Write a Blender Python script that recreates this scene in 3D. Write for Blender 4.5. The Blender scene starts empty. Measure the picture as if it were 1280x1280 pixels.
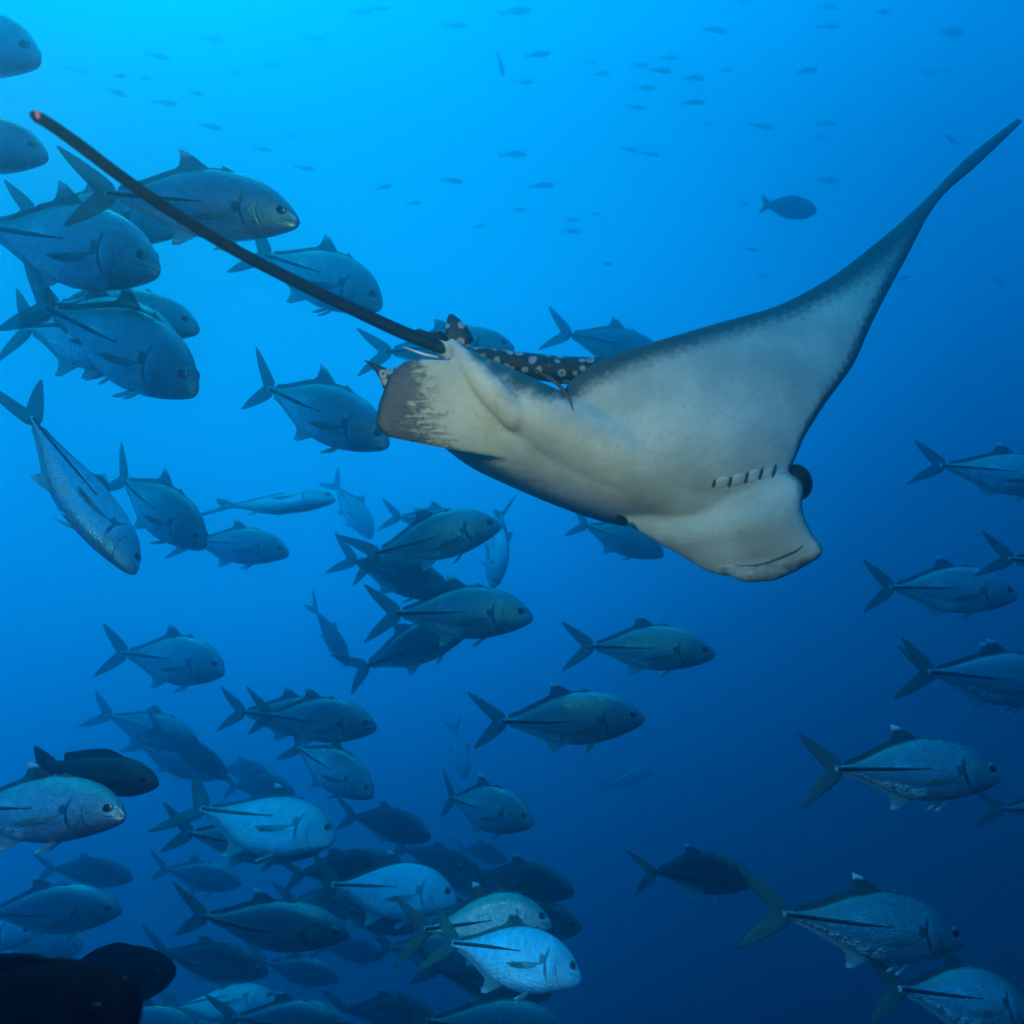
import bpy, bmesh, math, random
from mathutils import Vector, Matrix
from mathutils.bvhtree import BVHTree

random.seed(7)
R = math.radians
scene = bpy.context.scene
COL = scene.collection

# ------------------------------------------------------------------ camera
FOV = 75.0
PITCH = 6.0
FPX = 640.0 / math.tan(R(FOV / 2))
cam_data = bpy.data.cameras.new('camera')
cam = bpy.data.objects.new('camera', cam_data)
COL.objects.link(cam)
cam_data.sensor_width = 36.0
cam_data.angle = R(FOV)
cam_data.clip_start = 0.02
cam_data.clip_end = 400.0
cam.location = (0, 0, 0)
cam.rotation_euler = (R(90 + PITCH), 0, 0)
cam_data.dof.use_dof = True
cam_data.dof.focus_distance = 2.1
cam_data.dof.aperture_fstop = 2.8
scene.camera = cam
C_R = Vector((1, 0, 0))
C_F = Vector((0, math.cos(R(PITCH)), math.sin(R(PITCH))))
C_U = Vector((0, -math.sin(R(PITCH)), math.cos(R(PITCH))))


def pt(px, py, d):
    """a point of the place d metres ahead of the photographer"""
    return (C_R * ((px - 640) / FPX) + C_U * ((640 - py) / FPX) + C_F) * d


def vdir(x, y, z):
    """direction given as right / up / towards the photographer"""
    return (C_R * x + C_U * y - C_F * z).normalized()


# ------------------------------------------------------------------ daylight coming down through the water
GLOW = Vector((-0.406, 0.406, 0.819)).normalized()      # where the sun stands above the surface
world = bpy.data.worlds.new('World')
scene.world = world
world.use_nodes = True
nt = world.node_tree
nt.nodes.clear()
out = nt.nodes.new('ShaderNodeOutputWorld')
bg = nt.nodes.new('ShaderNodeBackground')
geo = nt.nodes.new('ShaderNodeTexCoord')
nrm = nt.nodes.new('ShaderNodeVectorMath'); nrm.operation = 'NORMALIZE'
# brightness of the water by direction: elevation, and how far one looks towards the sun's side;
# past the side of the view it levels off, as scattered light does
updot = nt.nodes.new('ShaderNodeVectorMath'); updot.operation = 'DOT_PRODUCT'
updot.inputs[1].default_value = (0, 0, GLOW.z)
sundot = nt.nodes.new('ShaderNodeVectorMath'); sundot.operation = 'DOT_PRODUCT'
sundot.inputs[1].default_value = (GLOW.x, GLOW.y, 0)
lev = nt.nodes.new('ShaderNodeMath'); lev.operation = 'SMOOTH_MAX'
lev.inputs[1].default_value = 0.04; lev.inputs[2].default_value = 0.03
addn = nt.nodes.new('ShaderNodeMath'); addn.operation = 'ADD'
mr = nt.nodes.new('ShaderNodeMapRange')
mr.inputs[1].default_value = -1.0
mr.inputs[2].default_value = 1.0
ramp = nt.nodes.new('ShaderNodeValToRGB')
ramp.color_ramp.interpolation = 'EASE'
WORLD_STOPS = [
    (0.00, (0.0000, 0.0038, 0.0126)),
    (0.20, (0.0000, 0.0047, 0.0162)),
    (0.30, (0.0000, 0.0062, 0.0234)),
    (0.40, (0.0000, 0.0085, 0.0378)),
    (0.45, (0.0000, 0.0148, 0.0576)),
    (0.50, (0.0001, 0.0246, 0.0941)),
    (0.55, (0.0002, 0.0398, 0.1417)),
    (0.60, (0.0003, 0.0534, 0.1805)),
    (0.65, (0.0005, 0.0977, 0.3139)),
    (0.70, (0.0006, 0.1471, 0.4523)),
    (0.75, (0.0008, 0.2203, 0.6151)),
    (0.80, (0.0011, 0.2910, 0.7240)),
    (0.85, (0.0015, 0.3683, 0.8351)),
    (0.90, (0.0020, 0.4331, 0.8815)),
    (0.95, (0.0023, 0.5097, 0.9250)),
    (1.00, (0.0027, 0.5882, 0.9361)),
]
cr = ramp.color_ramp
while len(cr.elements) > 1:
    cr.elements.remove(cr.elements[-1])
cr.elements[0].position = WORLD_STOPS[0][0]
cr.elements[0].color = (*WORLD_STOPS[0][1], 1)
for p, c in WORLD_STOPS[1:]:
    e = cr.elements.new(p)
    e.color = (*c, 1)
cr.interpolation = 'LINEAR'
nt.links.new(geo.outputs['Generated'], nrm.inputs[0])
nt.links.new(nrm.outputs[0], updot.inputs[0])
nt.links.new(nrm.outputs[0], sundot.inputs[0])
nt.links.new(sundot.outputs['Value'], lev.inputs[0])
nt.links.new(updot.outputs['Value'], addn.inputs[0])
nt.links.new(lev.outputs[0], addn.inputs[1])
nt.links.new(addn.outputs[0], mr.inputs[0])
nt.links.new(mr.outputs[0], ramp.inputs[0])
nt.links.new(ramp.outputs[0], bg.inputs[0])
bg.inputs[1].default_value = 2.341
nt.links.new(bg.outputs[0], out.inputs[0])

sun_d = bpy.data.lights.new('sun', 'SUN')
sun = bpy.data.objects.new('sun', sun_d)
COL.objects.link(sun)
sun_d.energy = 0.7
sun_d.angle = R(25)
sun_d.color = (0.10, 0.72, 1.0)
sun.rotation_euler = GLOW.to_track_quat('Z', 'Y').to_euler()

scene.view_settings.view_transform = 'Standard'
scene.view_settings.look = 'None'
scene.view_settings.exposure = 0.0
scene.view_settings.gamma = 1.0
scene.render.engine = 'CYCLES'
cy = scene.cycles
cy.use_denoising = True
cy.max_bounces = 6
cy.diffuse_bounces = 2
cy.glossy_bounces = 2
cy.transmission_bounces = 2
cy.volume_bounces = 2
cy.transparent_max_bounces = 6
cy.sample_clamp_indirect = 4.0


# ------------------------------------------------------------------ helpers
def tag(o, label=None, cat=None, group=None, kind=None):
    if label: o['label'] = label
    if cat: o['category'] = cat
    if group: o['group'] = group
    if kind: o['kind'] = kind
    return o


def link(name, data, parent=None):
    o = bpy.data.objects.new(name, data)
    COL.objects.link(o)
    o.parent = parent
    return o


def mesh_from(name, verts, faces, mat=None, attrs=None, smooth=True):
    me = bpy.data.meshes.new(name)
    me.from_pydata([tuple(v) for v in verts], [], faces)
    if attrs:
        for k, vals in attrs.items():
            a = me.attributes.new(k, 'FLOAT', 'POINT')
            a.data.foreach_set('value', vals)
    if smooth:
        me.polygons.foreach_set('use_smooth', [True] * len(me.polygons))
    if mat:
        me.materials.append(mat)
    me.validate()
    bm = bmesh.new(); bm.from_mesh(me)
    bmesh.ops.recalc_face_normals(bm, faces=bm.faces)
    bm.to_mesh(me); bm.free()
    me.update()
    return me


def interp(xs, ys, x):
    """smooth (Catmull-Rom) interpolation of a table"""
    n = len(xs)
    if x <= xs[0]: return ys[0]
    if x >= xs[-1]: return ys[-1]
    i = 0
    while xs[i + 1] < x: i += 1
    t = (x - xs[i]) / (xs[i + 1] - xs[i])
    p1, p2 = ys[i], ys[i + 1]
    h = xs[i + 1] - xs[i]
    m1 = (ys[i + 1] - ys[i - 1]) / (xs[i + 1] - xs[i - 1]) * h if i > 0 else (p2 - p1)
    m2 = (ys[i + 2] - ys[i]) / (xs[i + 2] - xs[i]) * h if i + 2 < n else (p2 - p1)
    t2, t3 = t * t, t * t * t
    return p1 * (2 * t3 - 3 * t2 + 1) + m1 * (t3 - 2 * t2 + t) + p2 * (3 * t2 - 2 * t3) + m2 * (t3 - t2)


def sstep(a, b, x):
    t = max(0.0, min(1.0, (x - a) / (b - a)))
    return t * t * (3 - 2 * t)


def loft(sections, caps=True):
    """closed tube through rings of equal size -> verts, faces"""
    m = len(sections[0])
    verts = [p for s in sections for p in s]
    faces = []
    for i in range(len(sections) - 1):
        for j in range(m):
            k = (j + 1) % m
            faces.append((i * m + j, i * m + k, (i + 1) * m + k, (i + 1) * m + j))
    if caps:
        faces.append(tuple(range(m - 1, -1, -1)))
        b = (len(sections) - 1) * m
        faces.append(tuple(range(b, b + m)))
    return verts, faces


def ellipsoid(c, ax, ay, az, nu=14, nv=10):
    secs = []
    for i in range(nv + 1):
        th = math.pi * (0.02 + 0.96 * i / nv)
        secs.append([c + ax * (math.sin(th) * math.cos(2 * math.pi * j / nu)) + ay * (math.sin(th) * math.sin(2 * math.pi * j / nu)) + az * math.cos(th) for j in range(nu)])
    return loft(secs)


def tube(points, radii, n=10):
    secs = []
    prev = None
    for i, p in enumerate(points):
        a = points[max(0, i - 1)]; b = points[min(len(points) - 1, i + 1)]
        t = (b - a).normalized()
        if prev is None:
            u = t.orthogonal().normalized()
        else:
            u = (prev - t * prev.dot(t)).normalized()
        prev = u
        v = t.cross(u)
        secs.append([p + (u * math.cos(2 * math.pi * j / n) + v * math.sin(2 * math.pi * j / n)) * radii[i] for j in range(n)])
    return loft(secs)


# ------------------------------------------------------------------ materials
def new_mat(name):
    m = bpy.data.materials.new(name)
    m.use_nodes = True
    nt = m.node_tree
    b = nt.nodes['Principled BSDF']
    return m, nt, b


def N(nt, kind, **kw):
    n = nt.nodes.new(kind)
    for k, v in kw.items():
        setattr(n, k, v)
    return n


def attr(nt, name):
    n = N(nt, 'ShaderNodeAttribute', attribute_name=name)
    return n.outputs['Fac']


def math_(nt, op, a, b=None, clamp=False):
    n = N(nt, 'ShaderNodeMath', operation=op, use_clamp=clamp)
    for i, v in enumerate((a, b)):
        if v is None: continue
        if isinstance(v, (int, float)): n.inputs[i].default_value = v
        else: nt.links.new(v, n.inputs[i])
    return n.outputs[0]


def step_(nt, x, lo, hi, a=0.0, b=1.0):
    n = N(nt, 'ShaderNodeMapRange', interpolation_type='SMOOTHSTEP')
    nt.links.new(x, n.inputs[0])
    n.inputs[1].default_value = lo; n.inputs[2].default_value = hi
    n.inputs[3].default_value = a; n.inputs[4].default_value = b
    return n.outputs[0]


def mix_(nt, f, a, b):
    n = N(nt, 'ShaderNodeMix', data_type='RGBA')
    for sock, v in ((n.inputs[0], f), (n.inputs[6], a), (n.inputs[7], b)):
        if isinstance(v, (int, float)): sock.default_value = v
        elif isinstance(v, tuple): sock.default_value = (*v, 1)
        else: nt.links.new(v, sock)
    return n.outputs[2]


def comb(nt, x, y, z=0.0):
    n = N(nt, 'ShaderNodeCombineXYZ')
    for i, v in enumerate((x, y, z)):
        if isinstance(v, (int, float)): n.inputs[i].default_value = v
        else: nt.links.new(v, n.inputs[i])
    return n.outputs[0]


def jack_skin(name, back, flank, belly, metal, rough, glint=0.0):
    m, nt, b = new_mat(name)
    u, v = attr(nt, 'fu'), attr(nt, 'fv')        # nose-to-tail 0..1, belly-to-back -1..1
    oi = N(nt, 'ShaderNodeObjectInfo')
    nz = N(nt, 'ShaderNodeTexNoise'); nz.inputs['Scale'].default_value = 9.0; nz.inputs['Detail'].default_value = 5.0
    tc = N(nt, 'ShaderNodeTexCoord')
    nt.links.new(tc.outputs['Object'], nz.inputs['Vector'])
    vv = math_(nt, 'ADD', v, math_(nt, 'MULTIPLY', math_(nt, 'SUBTRACT', nz.outputs[0], 0.5), 0.5))
    col = mix_(nt, step_(nt, vv, 0.1, 0.8), flank, back)
    col = mix_(nt, step_(nt, vv, -0.25, -0.8), col, belly)
    # mottled scale sheen
    sc = N(nt, 'ShaderNodeTexVoronoi'); sc.inputs['Scale'].default_value = 1.0
    nt.links.new(comb(nt, math_(nt, 'MULTIPLY', u, 90), math_(nt, 'MULTIPLY', v, 26), 0), sc.inputs['Vector'])
    mott = N(nt, 'ShaderNodeTexNoise'); mott.inputs['Scale'].default_value = 26.0; mott.inputs['Detail'].default_value = 4.0
    nt.links.new(tc.outputs['Object'], mott.inputs['Vector'])
    f = math_(nt, 'MULTIPLY', step_(nt, mott.outputs[0], 0.35, 0.7), 0.35)
    col = mix_(nt, f, col, (0.16, 0.22, 0.21))
    band = math_(nt, 'MULTIPLY', math_(nt, 'MULTIPLY', step_(nt, v, 0.07, 0.13), step_(nt, v, 0.30, 0.18)), step_(nt, u, 0.50, 0.62))
    col = mix_(nt, math_(nt, 'MULTIPLY', band, 0.55), col, (0.80, 0.88, 0.84))
    # flash glint painted as a pale band on the rear belly, broken up by noise
    kz = N(nt, 'ShaderNodeTexNoise'); kz.inputs['Scale'].default_value = 38.0; kz.inputs['Detail'].default_value = 3.0
    nt.links.new(tc.outputs['Object'], kz.inputs['Vector'])
    belly_glint = math_(nt, 'MULTIPLY', math_(nt, 'MULTIPLY', step_(nt, v, -0.45, -0.68), step_(nt, v, -1.0, -0.93)), math_(nt, 'MULTIPLY', step_(nt, u, 0.42, 0.56), step_(nt, u, 0.98, 0.90)))
    belly_glint = math_(nt, 'MULTIPLY', belly_glint, step_(nt, kz.outputs[0], 0.36, 0.56))
    col = mix_(nt, belly_glint, col, (0.92, 0.90, 0.84))
    # gill cover edge, cheek and jaw lines, dark spot behind the gill cover
    head = step_(nt, u, 0.25, 0.20)
    col = mix_(nt, math_(nt, 'MULTIPLY', head, 0.35), col, (0.20, 0.27, 0.26))
    arc = math_(nt, 'ADD', u, math_(nt, 'MULTIPLY', math_(nt, 'MULTIPLY', v, v), 0.075))
    gill = math_(nt, 'MULTIPLY', step_(nt, math_(nt, 'ABSOLUTE', math_(nt, 'SUBTRACT', arc, 0.268)), 0.016, 0.002), math_(nt, 'MULTIPLY', step_(nt, v, 0.60, 0.15), step_(nt, v, -0.85, -0.35)))
    gill2 = math_(nt, 'MULTIPLY', step_(nt, math_(nt, 'ABSOLUTE', math_(nt, 'SUBTRACT', arc, 0.19)), 0.009, 0.002), math_(nt, 'MULTIPLY', step_(nt, v, 0.35, -0.05), 0.45))
    jaw = math_(nt, 'MULTIPLY', step_(nt, math_(nt, 'ABSOLUTE', math_(nt, 'ADD', v, math_(nt, 'ADD', math_(nt, 'MULTIPLY', u, 2.2), 0.05))), 0.09, 0.02), step_(nt, u, 0.10, 0.07))
    du = math_(nt, 'MULTIPLY', math_(nt, 'SUBTRACT', u, 0.285), 1 / 0.026)
    dv = math_(nt, 'MULTIPLY', math_(nt, 'SUBTRACT', v, 0.0), 1 / 0.17)
    spot = step_(nt, math_(nt, 'ADD', math_(nt, 'MULTIPLY', du, du), math_(nt, 'MULTIPLY', dv, dv)), 1.6, 0.4)
    dark = math_(nt, 'MAXIMUM', math_(nt, 'MAXIMUM', gill, gill2), math_(nt, 'MAXIMUM', math_(nt, 'MULTIPLY', jaw, 0.55), math_(nt, 'MULTIPLY', spot, 0.85)))
    col = mix_(nt, math_(nt, 'MULTIPLY', dark, 0.8), col, (0.02, 0.035, 0.035))
    hue = N(nt, 'ShaderNodeHueSaturation')
    nt.links.new(col, hue.inputs['Color'])
    nt.links.new(step_(nt, oi.outputs['Random'], 0, 1, 0.8, 1.15), hue.inputs['Value'])
    nt.links.new(hue.outputs[0], b.inputs['Base Color'])
    nt.links.new(step_(nt, belly_glint, 0.0, 1.0, metal, metal * 0.35), b.inputs['Metallic'])
    nt.links.new(math_(nt, 'SUBTRACT', step_(nt, nz.outputs[0], 0.3, 0.7, rough - 0.07, rough + 0.1), math_(nt, 'MULTIPLY', belly_glint, 0.12)), b.inputs['Roughness'])
    bump = N(nt, 'ShaderNodeBump'); bump.inputs['Strength'].default_value = 0.30; bump.inputs['Distance'].default_value = 0.005
    nt.links.new(math_(nt, 'ADD', sc.outputs['Distance'], math_(nt, 'MULTIPLY', dark, -2.0)), bump.inputs['Height'])
    # single scales catch the flash: uneven tilt on the painted belly glint (and all over the flash-lit skin)
    b2 = N(nt, 'ShaderNodeBump'); b2.inputs['Distance'].default_value = 0.012
    fl = N(nt, 'ShaderNodeTexNoise'); fl.inputs['Scale'].default_value = 85.0; fl.inputs['Detail'].default_value = 2.0
    nt.links.new(tc.outputs['Object'], fl.inputs['Vector'])
    nt.links.new(fl.outputs[0], b2.inputs['Height'])
    nt.links.new(math_(nt, 'MAXIMUM', math_(nt, 'MULTIPLY', belly_glint, 0.9), math_(nt, 'MULTIPLY', step_(nt, u, 0.18, 0.30), glint * 0.6)), b2.inputs['Strength'])
    nt.links.new(bump.outputs[0], b2.inputs['Normal'])
    nt.links.new(b2.outputs[0], b.inputs['Normal'])
    return m


def fin_mat(name, base, tip, trans=0.35, clear=0.3):
    m, nt, b = new_mat(name)
    t = attr(nt, 'ft')                            # 0 at the root, 1 at the tip of the fin
    tc = N(nt, 'ShaderNodeTexCoord')
    w = N(nt, 'ShaderNodeTexNoise'); w.inputs['Scale'].default_value = 30
    nt.links.new(tc.outputs['Object'], w.inputs['Vector'])
    col = mix_(nt, step_(nt, math_(nt, 'ADD', t, math_(nt, 'MULTIPLY', w.outputs[0], 0.1)), 0.66, 0.86), base, tip)
    nt.links.new(col, b.inputs['Base Color'])
    b.inputs['Roughness'].default_value = 0.5
    tr = N(nt, 'ShaderNodeBsdfTranslucent')
    nt.links.new(col, tr.inputs['Color'])
    mx = N(nt, 'ShaderNodeMixShader'); mx.inputs[0].default_value = trans
    nt.links.new(b.outputs[0], mx.inputs[1]); nt.links.new(tr.outputs[0], mx.inputs[2])
    # thin membrane: lets some of the water behind show through, more towards the rim
    tp = N(nt, 'ShaderNodeBsdfTransparent')
    m2 = N(nt, 'ShaderNodeMixShader')
    nt.links.new(math_(nt, 'ADD', math_(nt, 'MULTIPLY', math_(nt, 'SUBTRACT', 1.0, step_(nt, t, .66, .86)), clear), 0.05), m2.inputs[0])
    nt.links.new(mx.outputs[0], m2.inputs[1]); nt.links.new(tp.outputs[0], m2.inputs[2])
    nt.links.new(m2.outputs[0], nt.nodes['Material Output'].inputs[0])
    return m


def plain(name, col, rough=0.5, metal=0.0, noise=0.0, nscale=20):
    m, nt, b = new_mat(name)
    if noise:
        tc = N(nt, 'ShaderNodeTexCoord')
        w = N(nt, 'ShaderNodeTexNoise'); w.inputs['Scale'].default_value = nscale; w.inputs['Detail'].default_value = 5
        nt.links.new(tc.outputs['Object'], w.inputs['Vector'])
        c2 = tuple(min(1, c * (1 + noise) + 0.01 * noise) for c in col); c1 = tuple(c * (1 - noise) for c in col)
        nt.links.new(mix_(nt, step_(nt, w.outputs[0], 0.3, 0.7), c1, c2), b.inputs['Base Color'])
    else:
        b.inputs['Base Color'].default_value = (*col, 1)
    b.inputs['Roughness'].default_value = rough
    b.inputs['Metallic'].default_value = metal
    return m


M_JACK = jack_skin('jack_skin', (0.18, 0.37, 0.36), (0.46, 0.69, 0.66), (0.74, 0.84, 0.80), 0.8, 0.33)
M_FLASHLITJACK = jack_skin('painted_flash_jack_skin', (0.40, 0.46, 0.42), (0.86, 0.86, 0.80), (0.92, 0.90, 0.86), 0.85, 0.25, 0.14)  # whitened copy of the jack skin, flash gleam painted into its colour
M_DAYLITJACK = jack_skin('painted_daylight_jack_skin', (0.26, 0.68, 0.80), (0.34, 0.80, 0.92), (0.45, 0.82, 0.90), 0.55, 0.42)  # cyan copy of the jack skin, bright water light painted into its colour
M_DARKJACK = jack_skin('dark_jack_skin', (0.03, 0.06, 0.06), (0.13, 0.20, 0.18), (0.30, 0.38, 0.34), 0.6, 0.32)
M_FIN = fin_mat('jack_fin', (0.15, 0.22, 0.18), (0.15, 0.22, 0.18))
M_PECT = fin_mat('jack_pectoral', (0.20, 0.28, 0.25), (0.20, 0.28, 0.25), .35, .5)
M_DORSAL = fin_mat('jack_dorsal_fin', (0.08, 0.12, 0.11), (0.85, 0.88, 0.85))
M_ANAL = fin_mat('jack_anal_fin', (0.46, 0.54, 0.50), (0.88, 0.90, 0.86))
M_SCUTE = plain('scute_black', (0.012, 0.018, 0.018), 0.4)
M_EYE = plain('eye_iris', (0.25, 0.28, 0.25), 0.25, 0.4)
M_PUPIL = plain('eye_pupil', (0.004, 0.005, 0.006), 0.12)
M_SNAPPER = plain('dusky_skin', (0.035, 0.045, 0.045), 0.5, 0.1, 0.4, 14)
M_SOOT = plain('sooty_skin', (0.0004, 0.0012, 0.0025), 0.85, 0.0, 0.3, 14)
M_SOOT.node_tree.nodes['Principled BSDF'].inputs['Specular IOR Level'].default_value = 0.05
M_FAR = plain('far_fish_skin', (0.07, 0.11, 0.13), 0.55, 0.0, 0.3, 6)

# ------------------------------------------------------------------ fish shapes (unit length nose to tail root, nose at +x 0.5)
JU = [0, .012, .04, .08, .15, .25, .35, .45, .55, .65, .75, .85, .93, 1.0]
JACK = dict(
    up=[-.012, .008, .042, .080, .128, .163, .178, .178, .161, .127, .084, .043, .023, .021],
    lo=[-.030, -.050, -.068, -.086, -.112, -.140, -.158, -.164, -.154, -.124, -.081, -.041, -.023, -.020],
    wi=[.005, .017, .031, .043, .058, .070, .074, .073, .067, .056, .042, .027, .018, .013])
SNAP = dict(
    up=[.004, .028, .058, .090, .130, .160, .172, .170, .158, .136, .108, .078, .062, .060],
    lo=[-.014, -.034, -.056, -.080, -.110, -.138, -.148, -.146, -.136, -.116, -.092, -.068, -.056, -.055],
    wi=[.006, .024, .045, .062, .080, .092, .094, .090, .080, .066, .050, .034, .022, .014])
OVAL = dict(
    up=[.000, .034, .076, .116, .164, .206, .228, .230, .216, .188, .146, .092, .050, .042],
    lo=[-.016, -.046, -.080, -.114, -.158, -.196, -.216, -.220, -.208, -.180, -.138, -.086, -.046, -.040],
    wi=[.010, .034, .056, .072, .088, .098, .100, .096, .086, .070, .052, .034, .020, .014])
SLIM = dict(
    up=[.004, .020, .044, .068, .098, .120, .128, .126, .116, .096, .070, .042, .026, .022],
    lo=[-.010, -.026, -.044, -.062, -.088, -.108, -.116, -.114, -.104, -.086, -.062, -.038, -.024, -.021],
    wi=[.006, .020, .036, .050, .066, .076, .078, .075, .066, .054, .040, .026, .018, .012])


def bent(x_u, y, z, bend):
    """swimming curve: the rear of the body swings sideways"""
    q = max(0.0, x_u - 0.30)
    return Vector((0.5 - x_u + 0.25 * abs(bend) * q * q * q, y + bend * q * q - 0.10 * bend * max(0, .3 - x_u), z))


def body_mesh(name, prof, bend, mat, nr=34, ns=20, gill=True):
    secs = []; fu = []; fv = []
    for i in range(nr + 1):
        u = (i / nr) ** 1.25 if i < nr else 1.0
        zu, zl, w = interp(JU, prof['up'], u), interp(JU, prof['lo'], u), interp(JU, prof['wi'], u)
        if gill:
            w *= 1 + 0.05 * sstep(.14, .235, u) * (1 - sstep(.240, .275, u))
        zc, hh = (zu + zl) / 2, (zu - zl) / 2
        ring = []
        for j in range(ns):
            a = 2 * math.pi * j / ns
            ca, sa = math.cos(a), math.sin(a)
            yy = w * math.copysign(abs(ca) ** 0.80, ca)
            zz = zc + hh * math.copysign(abs(sa) ** 1.06, sa)
            ring.append(bent(u, yy, zz, bend)); fu.append(u); fv.append(sa)
        secs.append(ring)
    v, f = loft(secs)
    return mesh_from(name, v, f, mat, {'fu': fu, 'fv': fv})


def sheet_mesh(name, rows, thick, lateral, mat, bend=0.0, raw=False, ftrows=None):
    """a fin: rows of (u, y, z) points from root to tip, given a real thickness that thins to the rim"""
    nr, nc = len(rows), len(rows[0])
    V = []; ft = []
    for s in (1, -1):
        for i, row in enumerate(rows):
            for j, p in enumerate(row):
                e = 1 - (i / (nr - 1)) * 0.8
                if j in (0, nc - 1): e *= 0.35
                off = lateral * (s * thick * e * 0.5)
                q = p if raw else Vector(p)
                q = Vector((q[0] - off.x, q[1] + off.y, q[2] + off.z))
                V.append(q if raw else bent(q.x, q.y, q.z, bend)); ft.append(ftrows[i][j] if ftrows else i / (nr - 1))
    F = []
    n = nr * nc
    for i in range(nr - 1):
        for j in range(nc - 1):
            a = i * nc + j
            F.append((a, a + 1, a + nc + 1, a + nc))
            F.append((n + a, n + a + nc, n + a + nc + 1, n + a + 1))
    rim = [j for j in range(nc)] + [i * nc + nc - 1 for i in range(1, nr)] + [(nr - 1) * nc + j for j in range(nc - 2, -1, -1)] + [i * nc for i in range(nr - 2, 0, -1)]
    for k in range(len(rim)):
        a, b = rim[k], rim[(k + 1) % len(rim)]
        F.append((a, n + a, n + b, b))
    return mesh_from(name, V, F, mat, {'ft': ft})


SIDE = Vector((0, 1, 0))


def caudal(name, mat, bend, span=.195, reach=.27, fork=.075, root=.026, lobe=.04):
    rows_lead, rows_trail = [], []
    K = 9
    cols = []
    for k in range(-K, K + 1):
        t = abs(k) / K; s = 1 if k >= 0 else -1
        xf = .950 + reach * t ** 1.35
        xr = .98 + fork + (reach - fork - .02) * t ** 1.12 + lobe * math.sin(math.pi * t) * .45
        zf = s * (root * (1 - t) * (1 if t > 0 else 0) + span * t)
        zr = s * span * t * (0.97)
        cols.append(((xf, 0, zf), (xr, 0, zr)))
    rows = []
    fts = []
    for i in range(4):
        q = i / 3
        rows.append([tuple(a[c] + (b[c] - a[c]) * q for c in range(3)) for a, b in cols])
        fts.append([abs(k) / K * 0.6 for k in range(-K, K + 1)])
    return sheet_mesh(name, rows, .014, SIDE, mat, bend, ftrows=fts)


def edge_fin(name, prof, key, u0, u1, lobe_u, lobe_h, sweep, fringe, mat, bend, n=16, sink=.012):
    base, tip = [], []
    s = 1 if key == 'up' else -1
    for i in range(n):
        u = u0 + (u1 - u0) * i / (n - 1)
        z = interp(JU, prof[key], u) - s * sink
        q = (u - u0) / (u1 - u0)
        ql = (lobe_u - u0) / (u1 - u0)
        if q <= ql: h = lobe_h * (q / ql) ** 0.8 if ql > 0 else lobe_h
        else: h = fringe + (lobe_h - fringe) * max(0, 1 - (q - ql) / 0.22) ** 1.6
        h *= 1 if q < .97 else .4
        base.append((u, 0, z)); tip.append((u + sweep * h / max(lobe_h, 1e-6), 0, z + s * (h + sink)))
    rows = []; fts = []
    hmax = max(abs(t[2] - b_[2]) for t, b_ in zip(tip, base))
    for i in range(5):
        q = i / 4
        rows.append([tuple(a[c] + (b_[c] - a[c]) * q for c in range(3)) for a, b_ in zip(base, tip)])
        fts.append([q * abs(b_[2] - a[2]) / hmax for a, b_ in zip(base, tip)])
    return sheet_mesh(name, rows, .012, SIDE, mat, bend, ftrows=fts)


def side_fin(name, u, y, z, length, width, droop, out, s, mat, bend):
    """pectoral / pelvic fin, a curved blade swept back along the body"""
    rows = []
    K = 6
    for i in range(K + 1):
        t = i / K
        cu = u + length * t
        cz = z - droop * t - 0.05 * length * math.sin(math.pi * t)
        cyv = s * (y + out * t)
        w = width * (1 - t) ** 0.7 * (0.55 + 1.2 * t) + .002
        rows.append([(cu - .10 * w * k, cyv, cz + w * (k / 2)) for k in (-1, -.4, .4, 1)])
    return sheet_mesh(name, rows, .010, SIDE, mat, bend)


def scute_mesh(name, prof, s, bend, u0=.46):
    secs = []
    K = 14
    for i in range(K + 1):
        t = i / K
        u = u0 + (.985 - u0) * t
        zu, zl, w = interp(JU, prof['up'], u), interp(JU, prof['lo'], u), interp(JU, prof['wi'], u)
        z = (zu + zl) / 2 + .012 * (1 - t)
        hgt = .0035 + .0115 * sstep(0, .45, t) - .002 * sstep(.8, 1, t)
        y = w * 1.0
        secs.append([bent(u, s * (y - .006), z + hgt, bend), bent(u, s * (y + .004), z + hgt * .4, bend), bent(u, s * (y + .004), z - hgt * .4, bend), bent(u, s * (y - .006), z - hgt, bend)])
    v, f = loft(secs)
    return mesh_from(name, v, f, M_SCUTE)


def eye_mesh(name, prof, s, bend, u, zf, r, mat, push):
    zu, zl, w = interp(JU, prof['up'], u), interp(JU, prof['lo'], u), interp(JU, prof['wi'], u)
    zc, hh = (zu + zl) / 2, (zu - zl) / 2
    z = zc + hh * zf
    y = w * (1 - zf * zf) ** 0.42
    v, f = ellipsoid(bent(u, s * (y - r * .25 + push), z, bend), Vector((r, 0, 0)), Vector((0, 0, r)), Vector((0, s * r * .45, 0)), 12, 8)
    return mesh_from(name, v, f, mat)


_cache = {}


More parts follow.
